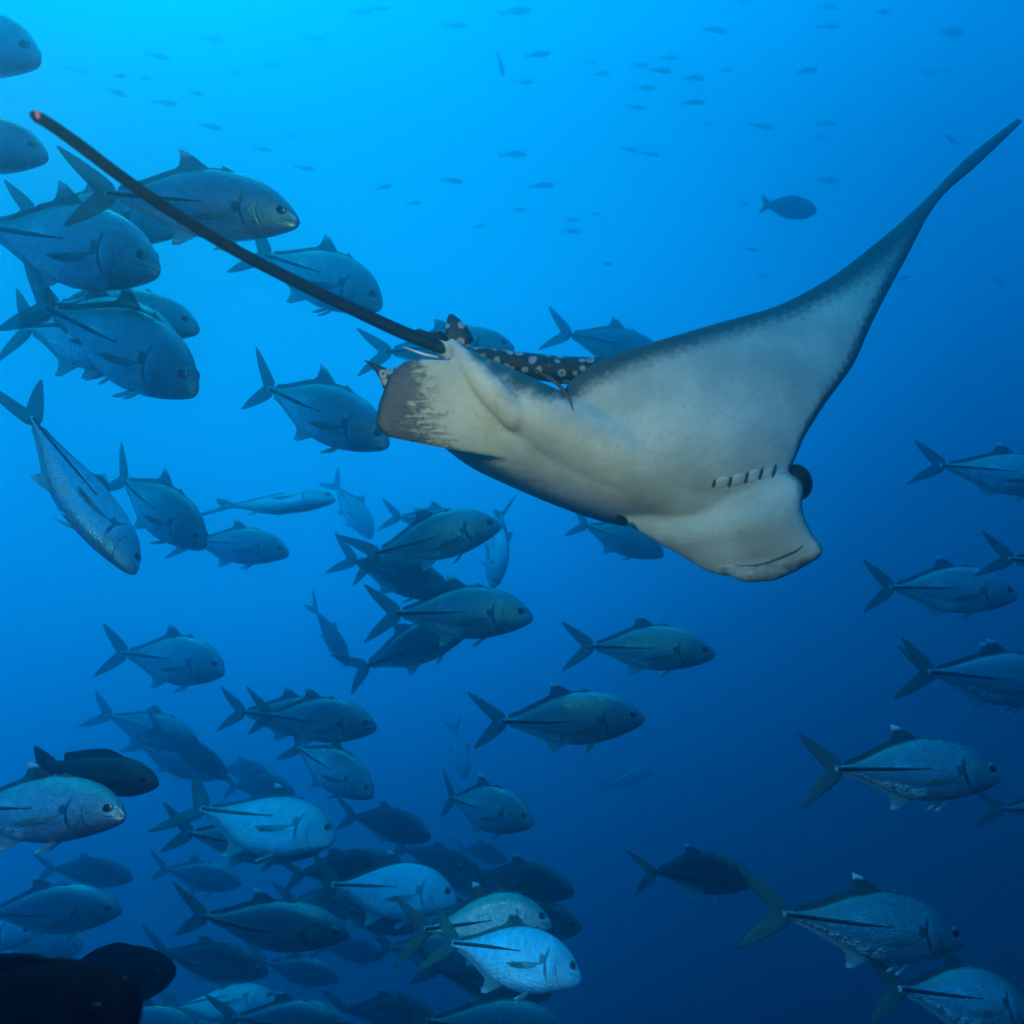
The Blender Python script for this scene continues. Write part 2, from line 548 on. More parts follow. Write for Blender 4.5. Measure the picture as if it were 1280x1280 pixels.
def fish_parts(kind, bend):
    key = (kind, bend)
    if key in _cache: return _cache[key]
    P = []   # (name, mesh, parent index or None)
    if kind in ('jack', 'darkjack', 'daylitjack', 'flashlitjack'):
        sk = {'jack': M_JACK, 'darkjack': M_DARKJACK, 'daylitjack': M_DAYLITJACK, 'flashlitjack': M_FLASHLITJACK}[kind]
        P.append(('body', body_mesh('jack_body', JACK, bend, sk), None))
        P.append(('tail_fin', caudal('jack_tail', M_FIN, bend), None))
        P.append(('dorsal_fin', edge_fin('jack_dorsal', JACK, 'up', .46, .93, .51, .100, .110, .020, M_DORSAL, bend), None))
        P.append(('spiny_dorsal_fin', edge_fin('jack_spiny', JACK, 'up', .33, .46, .36, .022, .04, .006, M_FIN, bend, 10), None))
        P.append(('anal_fin', edge_fin('jack_anal', JACK, 'lo', .54, .93, .58, .085, .100, .016, M_ANAL, bend), None))
        for s in (1, -1):
            P.append(('pectoral_fin', side_fin('jack_pectoral', .285, .066, -.010, .25, .050, .050, .012, s, M_PECT, bend), None))
            P.append(('pelvic_fin', side_fin('jack_pelvic', .34, .018, -.150, .095, .035, .060, .012, s, M_ANAL, bend), None))
            P.append(('lateral_scutes', scute_mesh('jack_scutes', JACK, s, bend), None))
            e = len(P)
            P.append(('eye', eye_mesh('jack_eye', JACK, s, bend, .078, .36, .030, M_EYE, 0), None))
            P.append(('pupil', eye_mesh('jack_pupil', JACK, s, bend, .078, .36, .0205, M_PUPIL, .0065), e))
    elif kind == 'snapper':
        P.append(('body', body_mesh('snapper_body', SNAP, bend, M_SNAPPER), None))
        P.append(('tail_fin', caudal('snapper_tail', M_SNAPPER, bend, .155, .20, .14, .055, .02), None))
        P.append(('dorsal_fin', edge_fin('snapper_dorsal', SNAP, 'up', .30, .86, .42, .055, .05, .050, M_SNAPPER, bend), None))
        P.append(('anal_fin', edge_fin('snapper_anal', SNAP, 'lo', .62, .86, .70, .060, .05, .040, M_SNAPPER, bend), None))
        for s in (1, -1):
            P.append(('pectoral_fin', side_fin('snapper_pectoral', .30, .088, .01, .16, .09, .08, .03, s, M_SOOT, bend), None))
            P.append(('eye', eye_mesh('snapper_eye', SNAP, s, bend, .10, .40, .026, M_PUPIL, 0), None))
    elif kind == 'soot':
        P.append(('body', body_mesh('soot_body', OVAL, bend, M_SOOT), None))
        P.append(('tail_fin', caudal('soot_tail', M_SOOT, bend, .19, .22, .12, .04, .02), None))
        P.append(('dorsal_fin', edge_fin('soot_dorsal', OVAL, 'up', .26, .95, .40, .05, .05, .045, M_SOOT, bend), None))
        P.append(('anal_fin', edge_fin('soot_anal', OVAL, 'lo', .45, .95, .55, .05, .05, .045, M_SOOT, bend), None))
        for s in (1, -1):
            P.append(('pectoral_fin', side_fin('soot_pectoral', .28, .09, .0, .15, .08, .03, .04, s, M_SOOT, bend), None))
            P.append(('eye', eye_mesh('soot_eye', OVAL, s, bend, .09, .45, .020, M_PUPIL, 0), None))
    elif kind == 'surgeon':
        P.append(('body', body_mesh('surgeon_body', OVAL, bend, M_FAR, 22, 14), None))
        P.append(('tail_fin', caudal('surgeon_tail', M_FAR, bend, .20, .20, .10, .04, .02), None))
        P.append(('dorsal_fin', edge_fin('surgeon_dorsal', OVAL, 'up', .26, .95, .40, .035, .04, .03, M_FAR, bend), None))
        P.append(('anal_fin', edge_fin('surgeon_anal', OVAL, 'lo', .45, .95, .55, .035, .04, .03, M_FAR, bend), None))
    elif kind == 'far':
        P.append(('body', body_mesh('far_body', SLIM, bend, M_FAR, 16, 10), None))
        P.append(('tail_fin', caudal('far_tail', M_FAR, bend, .13, .22, .09, .03, .03), None))
        P.append(('dorsal_fin', edge_fin('far_dorsal', SLIM, 'up', .30, .85, .40, .045, .05, .03, M_FAR, bend, 8), None))
    _cache[key] = P
    return P


def place(name, kind, label, cat, group, hx, hy, tx, ty, yaw=0, roll=0, L=.5, bend=0.0, hs=1.0):
    p = math.hypot(hx - tx, hy - ty)
    d = L * math.cos(R(yaw)) * FPX / p
    dz = L * math.sin(R(yaw)) / 2
    H, T = pt(hx, hy, d - dz), pt(tx, ty, d + dz)
    X = (H - T).normalized()
    Z = (C_U - X * X.dot(C_U)).normalized()
    Z = Matrix.Rotation(R(roll), 3, X) @ Z
    Y = Z.cross(X)
    s = (H - T).length
    root = link(name, None)
    root.empty_display_size = .05
    Mx = Matrix((X * s, Y * s, Z * (s * hs))).transposed().to_4x4()
    Mx.translation = (H + T) / 2
    root.matrix_world = Mx
    tag(root, label, cat, group)
    made = []
    for nm, me, par in fish_parts(kind, bend):
        o = link(nm, me, root if par is None else made[par])
        made.append(o)
    return root


# ------------------------------------------------------------------ the eagle ray
RAY_SIZE = 0.76          # wing span about 1.8 m


def build_ray():
    VW = vdir(0, 0, 1)
    src_v, src_f, att = [], [], []     # att per vertex: (margin, dorsal, fan)

    def add(v, f, a):
        o = len(src_v)
        src_v.extend(v); att.extend(a)
        src_f.extend(tuple(i + o for i in q) for q in f)

    # ---- both wings and the disc between, tip to tip: lead px,py,d / trail px,py,d / half thickness under, over
    ST = [
        (1279, 152, 2.67, 1270, 149, 2.698, .006, .006),
        (1251, 180, 2.6, 1239, 171, 2.625, .007, .007),
        (1216, 213, 2.52, 1201, 202, 2.542, .008, .008),
        (1184, 240, 2.43, 1164, 240, 2.438, .009, .009),
        (1161, 271, 2.34, 1126, 276, 2.335, .010, .010),
        (1136, 320, 2.23, 1078, 315, 2.221, .012, .012),
        (1115, 359, 2.13, 1033, 348, 2.118, .015, .015),
        (1093, 402, 2.03, 970, 381, 2.014, .020, .020),
        (1068, 457, 1.94, 890, 404, 1.931, .027, .028),
        (1037, 500, 1.87, 822, 424, 1.88, .036, .040),
        (1008, 545, 1.82, 757, 445, 1.86, .048, .055),
        (994, 577, 1.79, 712, 474, 1.86, .060, .075),
        (975, 605, 1.78, 690, 505, 1.86, .068, .095),
        (928, 626, 1.79, 640, 523, 1.88, .068, .100),
        (870, 640, 1.84, 600, 530, 1.90, .060, .095),
        (828, 648, 1.92, 572, 538, 1.95, .050, .085),
        (802, 655, 2.03, 552, 549, 2.02, .040, .060),
        (787, 656, 2.22, 556, 560, 2.16, .028, .038),
        (778, 654, 2.48, 602, 590, 2.40, .018, .020),
        (772, 640, 2.80, 680, 615, 2.72, .010, .011),
        (764, 625, 3.02, 726, 614, 2.98, .007, .007),
    ]
    n = len(ST)
    Ls = [pt(*s[0:3]) for s in ST]; Ts = [pt(*s[3:6]) for s in ST]
    dense = 90
    secs = []; A = []
    M = 30
    idx = list(range(n))
    mids = [(a + b) / 2 for a, b in zip(Ls, Ts)]
    for i in range(dense + 1):
        x = (n - 1) * i / dense
        Lp, Tp = interp(idx, Ls, x), interp(idx, Ts, x)
        tv, td = interp(idx, [s[6] for s in ST], x), interp(idx, [s[7] for s in ST], x)
        e = .35
        sp = interp(idx, mids, min(n - 1, x + e)) - interp(idx, mids, max(0, x - e))
        ch = Tp - Lp
        nv = ch.cross(sp).normalized()          # oriented below
        if i == 0: ref = VW
        if nv.dot(ref) < 0: nv = -nv
        ref = nv
        clen = ch.length
        ring = []
        for j in range(M):
            if j <= M // 2:
                c = j / (M // 2); sgn = 1; th = tv
            else:
                c = 1 - (j - M // 2) / (M - M // 2); sgn = -1; th = td
            c2 = .5 - .5 * math.cos(math.pi * c)
            prof = math.sin(math.pi * min(1, max(0, c2)) ** .72) ** .85 if 0 < c2 < 1 else 0
            ring.append(Lp + ch * c2 + nv * (sgn * (th * prof + .0035 * (1 if 0 < c2 < 1 else 0))))
            eT, eL = (1 - c2) * clen, c2 * clen
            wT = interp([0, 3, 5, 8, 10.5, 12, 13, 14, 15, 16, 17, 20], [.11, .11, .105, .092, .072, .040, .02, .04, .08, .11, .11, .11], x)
            wL = interp([0, 3, 6, 9, 11, 14, 15, 17, 20], [.06, .050, .036, .024, .012, .01, .02, .04, .06], x)  # dark leading rim, widened to paint in shade where the wing curves away
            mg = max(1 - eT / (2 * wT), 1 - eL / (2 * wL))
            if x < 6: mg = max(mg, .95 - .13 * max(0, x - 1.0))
            if x > 14: mg = max(mg, .62 * sstep(14.3, 16.2, x))  # far wing underside: dark pigment with its shade painted in
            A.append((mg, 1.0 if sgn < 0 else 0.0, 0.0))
        secs.append(ring)
    v, f = loft(secs)
    add(v, f, A)

    # ---- trunk, from the throat back to the root of the tail
    Fw = (pt(905, 640, 1.78) - pt(600, 470, 1.90)).normalized()
    Nv = vdir(-.12, -.24, .96); Nv = (Nv - Fw * Nv.dot(Fw)).normalized()
    Wv = Nv.cross(Fw)
    TR = [  # px, py, d, half width, under, over
        (905, 634, 1.84, .095, .078, .090),
        (855, 608, 1.85, .108, .098, .110),
        (800, 582, 1.86, .112, .110, .120),
        (745, 558, 1.87, .108, .112, .120),
        (690, 530, 1.88, .095, .098, .110),
        (640, 497, 1.90, .075, .070, .090),
        (600, 466, 1.905, .048, .045, .055),
        (562, 440, 1.915, .027, .024, .028),
        (535, 427, 1.915, .017, .015, .017),
    ]
    secs = []; A = []
    ix = list(range(len(TR)))
    for i in range(37):
        x = (len(TR) - 1) * i / 36
        c = interp(ix, [pt(*t[:3]) for t in TR], x)
        a, bu, bo = (interp(ix, [t[k] for t in TR], x) for k in (3, 4, 5))
        ring = []
        for j in range(26):
            an = 2 * math.pi * j / 26
            s = math.sin(an)
            ring.append(c + Wv * (a * math.cos(an)) + Nv * ((bu if s > 0 else bo) * s))
            A.append((0.0 if s > -.2 else 1.2, sstep(0.05, -.25, s), 0.0))
        secs.append(ring)
    v, f = loft(secs); add(v, f, A)

    # ---- head with its blunt bill
    HD = [  # centre, d, half width px, depth under, over
        (838, 585, 1.87, 70, .045, .09),
        (868, 608, 1.84, 96, .072, .10),
        (891, 629, 1.815, 106, .084, .10),
        (911, 657, 1.78, 87, .082, .095),
        (935, 682, 1.77, 74, .064, .080),
        (953, 699, 1.765, 68, .044, .056),
        (961, 709, 1.76, 55, .028, .036),
        (966, 716, 1.76, 34, .014, .016),
    ]
    secs = []; A = []
    ix = list(range(len(HD)))
    lat = vdir(.885, .215, .40); hn = vdir(.02, .02, 1.0)
    hn = (hn - lat * hn.dot(lat)).normalized()
    for i in range(29):
        x = (len(HD) - 1) * i / 28
        c = interp(ix, [pt(*t[:3]) for t in HD], x)
        dd = interp(ix, [t[2] for t in HD], x)
        c = c + C_F * (.04 * sstep(6, 2, x))
        hw = interp(ix, [t[3] for t in HD], x) * dd / FPX * 1.07
        bu, bo = interp(ix, [t[4] for t in HD], x), interp(ix, [t[5] for t in HD], x)
        ring = []
        for j in range(28):
            an = 2 * math.pi * j / 28
            ca, s = math.cos(an), math.sin(an)
            ring.append(c + lat * (hw * math.copysign(abs(ca) ** .9, ca)) + hn * ((bu if s > 0 else bo) * math.copysign(abs(s) ** .85, s)))
            A.append((max(.55 * sstep(.62, .08, s), .5 * sstep(4.6, 6.5, x)), sstep(0.0, -.25, s), 0.0))  # shade painted into the head's sides and front as darker skin
        secs.append(ring)
    v, f = loft(secs); add(v, f, A)

    # ---- bill rim, cheek swellings and the brow over the eye
    v, f = tube([pt(893, 706, 1.80), pt(930, 720, 1.755), pt(965, 715, 1.738), pt(995, 701, 1.738), pt(1013, 690, 1.75)], [.008, .020, .026, .026, .016], 14)
    add(v, f, [(0.42, 0.0, 0.0)] * len(v))
    for cx, cyy, dd, ra, rb, rn in ((985, 655, 1.765, .030, .06, .03),):
        v, f = ellipsoid(pt(cx, cyy, dd), vdir(.85, -.5, 0) * ra, vdir(.5, .85, 0) * rb, vdir(0, 0, 1) * rn)
        add(v, f, [(0.0, 0.0, 0.0)] * len(v))

    # ---- pelvic fin fan that faces the photographer
    FAN_IN = [(566, 450, 1.885), (605, 480, 1.895), (640, 512, 1.915), (668, 548, 1.935), (668, 580, 1.96)]
    FAN_OUT = [(506, 449, 1.87), (487, 468, 1.865), (475, 497, 1.86), (468, 532, 1.86), (484, 548, 1.865)]
    rows = []
    K, J = 12, 14
    q5 = [0, 1, 2, 3, 4]
    secs = []; A = []
    up = vdir(-.15, -.1, 1)
    for j in range(J + 1):
        y = 4 * j / J
        a, b = interp(q5, [pt(*t) for t in FAN_IN], y), interp(q5, [pt(*t) for t in FAN_OUT], y)
        ring = []
        rim = .45 + .55 * math.sin(math.pi * (.08 + .84 * j / J))
        for sgn in (1, -1):
            for k in range(K + 1):
                t = k / K if sgn > 0 else 1 - k / K
                th = (.036 * (1 - t) ** 1.1 + .0075) * rim
                ring.append(a + (b - a) * t + up * (sgn * th + .018 * math.sin(math.pi * t)))
                A.append((0.0, 1.0 if sgn < 0 else 0.0, t))
        secs.append(ring)
    v, f = loft(secs); add(v, f, A)

    # ---- folded base of the other pelvic fin
    pts = [pt(563, 424, 1.90), pt(574, 440, 1.875), (pt(592, 462, 1.85)), pt(616, 490, 1.835), pt(645, 520, 1.845), pt(690, 548, 1.90)]
    rad = [.010, .022, .034, .042, .044, .030]
    v, f = tube(pts, rad, 14)
    add(v, f, [(0.12, 0.0, 0.0)] * len(v))

    # ---- arched back seen past the rear edge of the wing
    pts = [pt(588, 440, 1.98), pt(622, 448, 2.01), pt(660, 457, 2.03), pt(705, 463, 2.04), pt(755, 463, 2.04), pt(810, 470, 2.03)]
    v, f = tube(pts, [.018, .030, .040, .044, .040, .02], 14)
    add(v, f, [(1.3, 1.0, 0.0)] * len(v))

    # ---- one continuous skin
    tmp = bpy.data.meshes.new('tmp'); tmp.from_pydata([tuple(p) for p in src_v], [], src_f)
    bm = bmesh.new(); bm.from_mesh(tmp)
    bmesh.ops.recalc_face_normals(bm, faces=bm.faces); bm.to_mesh(tmp); bm.free()
    to = bpy.data.objects.new('tmp', tmp); COL.objects.link(to)
    rm = to.modifiers.new('r', 'REMESH'); rm.mode = 'VOXEL'; rm.voxel_size = .006; rm.use_smooth_shade = True
    sm = to.modifiers.new('s', 'SMOOTH'); sm.factor = .5; sm.iterations = 24
    dg = bpy.context.evaluated_depsgraph_get()
    me = bpy.data.meshes.new_from_object(to.evaluated_get(dg))
    bpy.data.objects.remove(to)
    me.name = 'ray_body'
    tree = BVHTree.FromPolygons(src_v, src_f)
    vals = [[], [], []]
    for vtx in me.vertices:
        loc, no, fi, dist = tree.find_nearest(vtx.co)
        ws = 0; acc = [0, 0, 0]
        for k in src_f[fi] if len(src_f[fi]) <= 4 else src_f[fi][:4]:
            w = 1 / ((src_v[k] - loc).length + 1e-4) ** 1.5
            ws += w
            for c in range(3): acc[c] += w * att[k][c]
        for c in range(3): vals[c].append(acc[c] / ws)
    # dark pigment in the notch between the pelvic fold and the rear wing corner
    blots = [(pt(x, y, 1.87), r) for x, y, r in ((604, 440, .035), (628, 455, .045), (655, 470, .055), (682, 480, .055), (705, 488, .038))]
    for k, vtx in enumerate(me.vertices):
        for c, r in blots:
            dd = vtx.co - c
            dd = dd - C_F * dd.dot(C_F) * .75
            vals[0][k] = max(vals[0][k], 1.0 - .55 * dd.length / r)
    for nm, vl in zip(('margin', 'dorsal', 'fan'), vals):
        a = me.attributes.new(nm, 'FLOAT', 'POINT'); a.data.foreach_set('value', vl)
    me.polygons.foreach_set('use_smooth', [True] * len(me.polygons))

    # skin material
    m, nt, b = new_mat('ray_skin')
    tc = N(nt, 'ShaderNodeTexCoord')
    mg, do, fn = attr(nt, 'margin'), attr(nt, 'dorsal'), attr(nt, 'fan')
    n1 = N(nt, 'ShaderNodeTexNoise'); n1.inputs['Scale'].default_value = 60; n1.inputs['Detail'].default_value = 6; n1.inputs['Roughness'].default_value = .65
    n2 = N(nt, 'ShaderNodeTexNoise'); n2.inputs['Scale'].default_value = 6; n2.inputs['Detail'].default_value = 6
    n3 = N(nt, 'ShaderNodeTexNoise'); n3.inputs['Scale'].default_value = 260; n3.inputs['Detail'].default_value = 3
    for q in (n1, n2, n3): nt.links.new(tc.outputs['Object'], q.inputs['Vector'])
    white = mix_(nt, step_(nt, n2.outputs[0], .3, .7), (.52, .48, .36), (.78, .70, .53))
    white = mix_(nt, math_(nt, 'MULTIPLY', step_(nt, n1.outputs[0], .48, .72), .34), white, (.36, .35, .26))
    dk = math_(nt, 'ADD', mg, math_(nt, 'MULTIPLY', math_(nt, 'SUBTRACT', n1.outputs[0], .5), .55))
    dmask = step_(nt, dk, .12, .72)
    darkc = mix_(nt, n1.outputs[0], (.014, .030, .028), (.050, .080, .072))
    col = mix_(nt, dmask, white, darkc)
    # fringe of the pelvic fan: dark, rayed
    wv = N(nt, 'ShaderNodeTexNoise'); wv.inputs['Scale'].default_value = 1.0; wv.inputs['Detail'].default_value = 4
    wm_ = N(nt, 'ShaderNodeMapping'); wm_.inputs['Scale'].default_value = (22, 22, 150); wm_.inputs['Rotation'].default_value = (0, R(8), 0)
    nt.links.new(tc.outputs['Object'], wm_.inputs['Vector']); nt.links.new(wm_.outputs[0], wv.inputs['Vector'])
    ff = math_(nt, 'ADD', fn, math_(nt, 'MULTIPLY', math_(nt, 'SUBTRACT', wv.outputs['Fac'], .5), .55))
    ff = math_(nt, 'ADD', ff, math_(nt, 'MULTIPLY', math_(nt, 'SUBTRACT', n1.outputs[0], .5), .5))
    fcol = mix_(nt, wv.outputs['Fac'], (.020, .024, .024), (.13, .13, .125))
    col = mix_(nt, step_(nt, ff, .48, .78), col, fcol)
    col = mix_(nt, step_(nt, fn, .93, .98), col, (.012, .02, .02))
    # spotted back
    vo = N(nt, 'ShaderNodeTexVoronoi'); vo.inputs['Scale'].default_value = 30
    nt.links.new(tc.outputs['Object'], vo.inputs['Vector'])
    spots = math_(nt, 'MULTIPLY', step_(nt, math_(nt, 'ADD', vo.outputs['Distance'], math_(nt, 'MULTIPLY', math_(nt, 'SUBTRACT', n1.outputs[0], .5), .35)), .42, .30), step_(nt, vo.outputs['Distance'], .04, .20))
    backc = mix_(nt, spots, (.012, .018, .020), (.34, .40, .40))
    col = mix_(nt, step_(nt, do, .4, .6), col, backc)
    nt.links.new(col, b.inputs['Base Color'])
    nt.links.new(step_(nt, n2.outputs[0], .3, .7, .42, .58), b.inputs['Roughness'])
    bump = N(nt, 'ShaderNodeBump'); bump.inputs['Strength'].default_value = .40; bump.inputs['Distance'].default_value = .004
    nt.links.new(math_(nt, 'ADD', n3.outputs[0], math_(nt, 'MULTIPLY', n1.outputs[0], 1.3)), bump.inputs['Height'])
    nt.links.new(bump.outputs[0], b.inputs['Normal'])
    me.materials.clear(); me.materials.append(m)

    base = pt(790, 560, 1.86)
    root = link('eagle_ray', None)
    root.location = pt(790, 560, 1.86 * RAY_SIZE)
    root.scale = (RAY_SIZE,) * 3
    bpy.context.view_layer.update()
    tag(root, 'eagle ray with white belly, dark wing margins and long black whip tail', 'ray')

    def part(name, verts, faces, mat, attrs=None, parent=None):
        me2 = mesh_from(name, [p - base for p in verts], faces, mat, attrs)
        return link(name, me2, parent or root)

    tree2 = BVHTree.FromPolygons([vv.co.copy() for vv in me.vertices], [tuple(p.vertices) for p in me.polygons])
    for vv in me.vertices: vv.co -= base
    body = link('body', me, root)

    def hit(px, py):
        dr = pt(px, py, 1).normalized()
        loc, no, fi, dist = tree2.ray_cast(Vector((0, 0, 0)), dr)
        if loc is None: return pt(px, py, 1.8), -dr
        if no.dot(dr) > 0: no = -no
        return loc, no

    M_BLACK = plain('ray_black', (.004, .005, .006), .6, 0, .4, 40)
    M_BLACK.node_tree.nodes['Principled BSDF'].inputs['Specular IOR Level'].default_value = .2
    M_SLIT = plain('gill_black', (.010, .008, .008), .6)
    M_PAD = plain('gill_flap', (.70, .66, .54), .5, 0, .10, 50)
    M_BARB = plain('sting_barb', (.85, .85, .80), .4)

    # whip tail
    TL = [(575, 446, 1.905, 0.016), (545, 432, 1.91, 0.0185), (500, 414, 1.89, 0.019), (440, 386, 1.84, 0.0175), (370, 352, 1.76, 0.0161), (300, 316, 1.66, 0.0149), (230, 274, 1.55, 0.0139), (160, 227, 1.43, 0.013), (100, 182, 1.32, 0.0123), (62, 155, 1.25, 0.0112), (46, 146, 1.22, 0.0104), (40, 143, 1.21, 0.0056)]
    ix = list(range(len(TL)))
    pts, rad = [], []
    for i in range(67):
        x = (len(TL) - 1) * i / 66
        pts.append(interp(ix, [pt(*t[:3]) for t in TL], x)); rad.append(interp(ix, [t[3] for t in TL], x))
    v, f = tube(pts, rad, 12)
    tail = part('tail', v, f, M_BLACK)
    # pink scar at the worn end of the tail
    v, f = ellipsoid(pt(47, 143, 1.206), vdir(1, .2, 0) * .004, vdir(0, 1, .2) * .008, vdir(0, 0, 1) * .004)
    part('tail_scar', v, f, plain('scar_pink', (.45, .16, .15), .5), None, tail)
    # sting barb under the tail
    v, f = tube([pt(548, 447, 1.885), pt(530, 443, 1.875), pt(505, 434, 1.87)], [.0045, .004, .0012], 8)
    part('sting_barb', v, f, M_BARB, None, tail)

    # dorsal fin and ragged spine bases over the tail root
    def slab(outline, d, th, bulge=0.0):
        """a fin of real thickness from an outline given around its root"""
        c = Vector((0, 0, 0)); P = [pt(x, y, d) for x, y in outline]
        for p in P: c += p
        c /= len(P)
        nrm_ = vdir(0.1, 0.1, 1)
        V = [p + nrm_ * th * .3 for p in P] + [p - nrm_ * th * .3 for p in P] + [c + (p - c) * .55 + nrm_ * th for p in P] + [c + (p - c) * .55 - nrm_ * th for p in P]
        k = len(P); F = []
        for i in range(k):
            j = (i + 1) % k
            F += [(i, j, k + j, k + i), (2 * k + i, 2 * k + j, j, i), (k + i, k + j, 3 * k + j, 3 * k + i)]
        F.append(tuple(2 * k + i for i in range(k))); F.append(tuple(3 * k + i for i in range(k)))
        return V, F
    v, f = slab([(553, 432), (556, 415), (560, 393), (566, 393), (574, 399), (584, 409), (592, 424), (585, 436), (568, 438)], 1.935, .010)
    part('dorsal_fin', v, f, m, {'margin': [1.3] * len(v), 'dorsal': [1.0] * len(v), 'fan': [0.0] * len(v)})
    v, f = slab([(495, 413), (512, 415), (524, 411), (538, 416), (552, 414), (562, 424), (562, 436), (540, 428), (515, 421)], 1.93, .008)
    part('tail_crest', v, f, M_BLACK)
    v, f = slab([(455, 450), (468, 454), (482, 460), (495, 462), (510, 452), (505, 475), (484, 492), (478, 483), (470, 465)], 1.90, .008)
    part('pelvic_fin_tip', v, f, m, {'margin': [1.3] * len(v), 'dorsal': [1.0] * len(v), 'fan': [0.0] * len(v)})

    # rear corner of the near wing, a dark curled rim
    ps = []
    for x, y in [(668, 461), (684, 470), (697, 480), (707, 492), (713, 503), (716, 514)]:
        h, no = hit(x, y); ps.append(h + no * .002)
    v, f = tube(ps, [.004, .006, .0055, .005, .0035, .001], 8)
    part('wing_corner_rim', v, f, plain('rim_brown', (.10, .055, .045), .5))

    # gill slits and the pale flaps between them
    G = [(892, 604, 11), (912, 602, 14), (932.5, 597, 15), (950.5, 592, 16), (967, 589, 19)]
    for x, y, hgt in G:
        c, no = hit(x, y)
        top, _ = hit(x + hgt * .12, y - hgt * .5); bot, _ = hit(x - hgt * .15, y + hgt * .5)
        ax = (top - bot) / 2
        la = no.cross(ax).normalized() * .0030
        v, f = ellipsoid(c + no * .0012, la, ax, no * .004, 12, 8)
        part('gill_slit', v, f, M_SLIT)
    for (x0, y0, h0), (x1, y1, h1) in zip(G, G[1:]):
        x, y = (x0 + x1) / 2 + .6, (y0 + y1) / 2
        c, no = hit(x, y)
        r_, _ = hit(x + (x1 - x0) * .40, y - 1.5); l_, _ = hit(x - (x1 - x0) * .40, y + 1.5)
        t_, _ = hit(x + 1, y - h1 * .46); b_, _ = hit(x - 1, y + h1 * .46)
        v, f = ellipsoid(c - no * .001, (r_ - l_) * .62, (t_ - b_) * .56, no * .0032, 14, 8)
        part('gill_flap', v, f, M_PAD)

    # mouth: the dark crease behind the bill
    ps = []
    for x, y in [(918, 706), (930, 707), (943, 707), (957, 704), (970, 699), (982, 694), (994, 689), (1004, 682)]:
        h, no = hit(x, y); ps.append(h + no * .0008)
    v, f = tube(ps, [.0008, .0018, .0024, .0028, .0030, .0032, .0028, .0012], 8)
    part('mouth_crease', v, f, plain('mouth_dark', (.09, .10, .09), .6))

    # eyes on both sides of the head
    v, f = ellipsoid(pt(996, 603, 1.80), vdir(1, .1, 0) * .038, vdir(-.15, 1, 0) * .050, vdir(0, 0, 1) * .045, 18, 12)
    part('eye', v, f, M_BLACK)
    v, f = ellipsoid(pt(777, 650, 1.84), vdir(.8, -.5, 0) * .020, vdir(.5, .8, 0) * .012, vdir(0, 0, 1) * .02, 16, 10)
    part('eye', v, f, M_BLACK)
    return root


build_ray()

# ------------------------------------------------------------------ the school of jacks
SCHOOL = 'school of silver jacks'
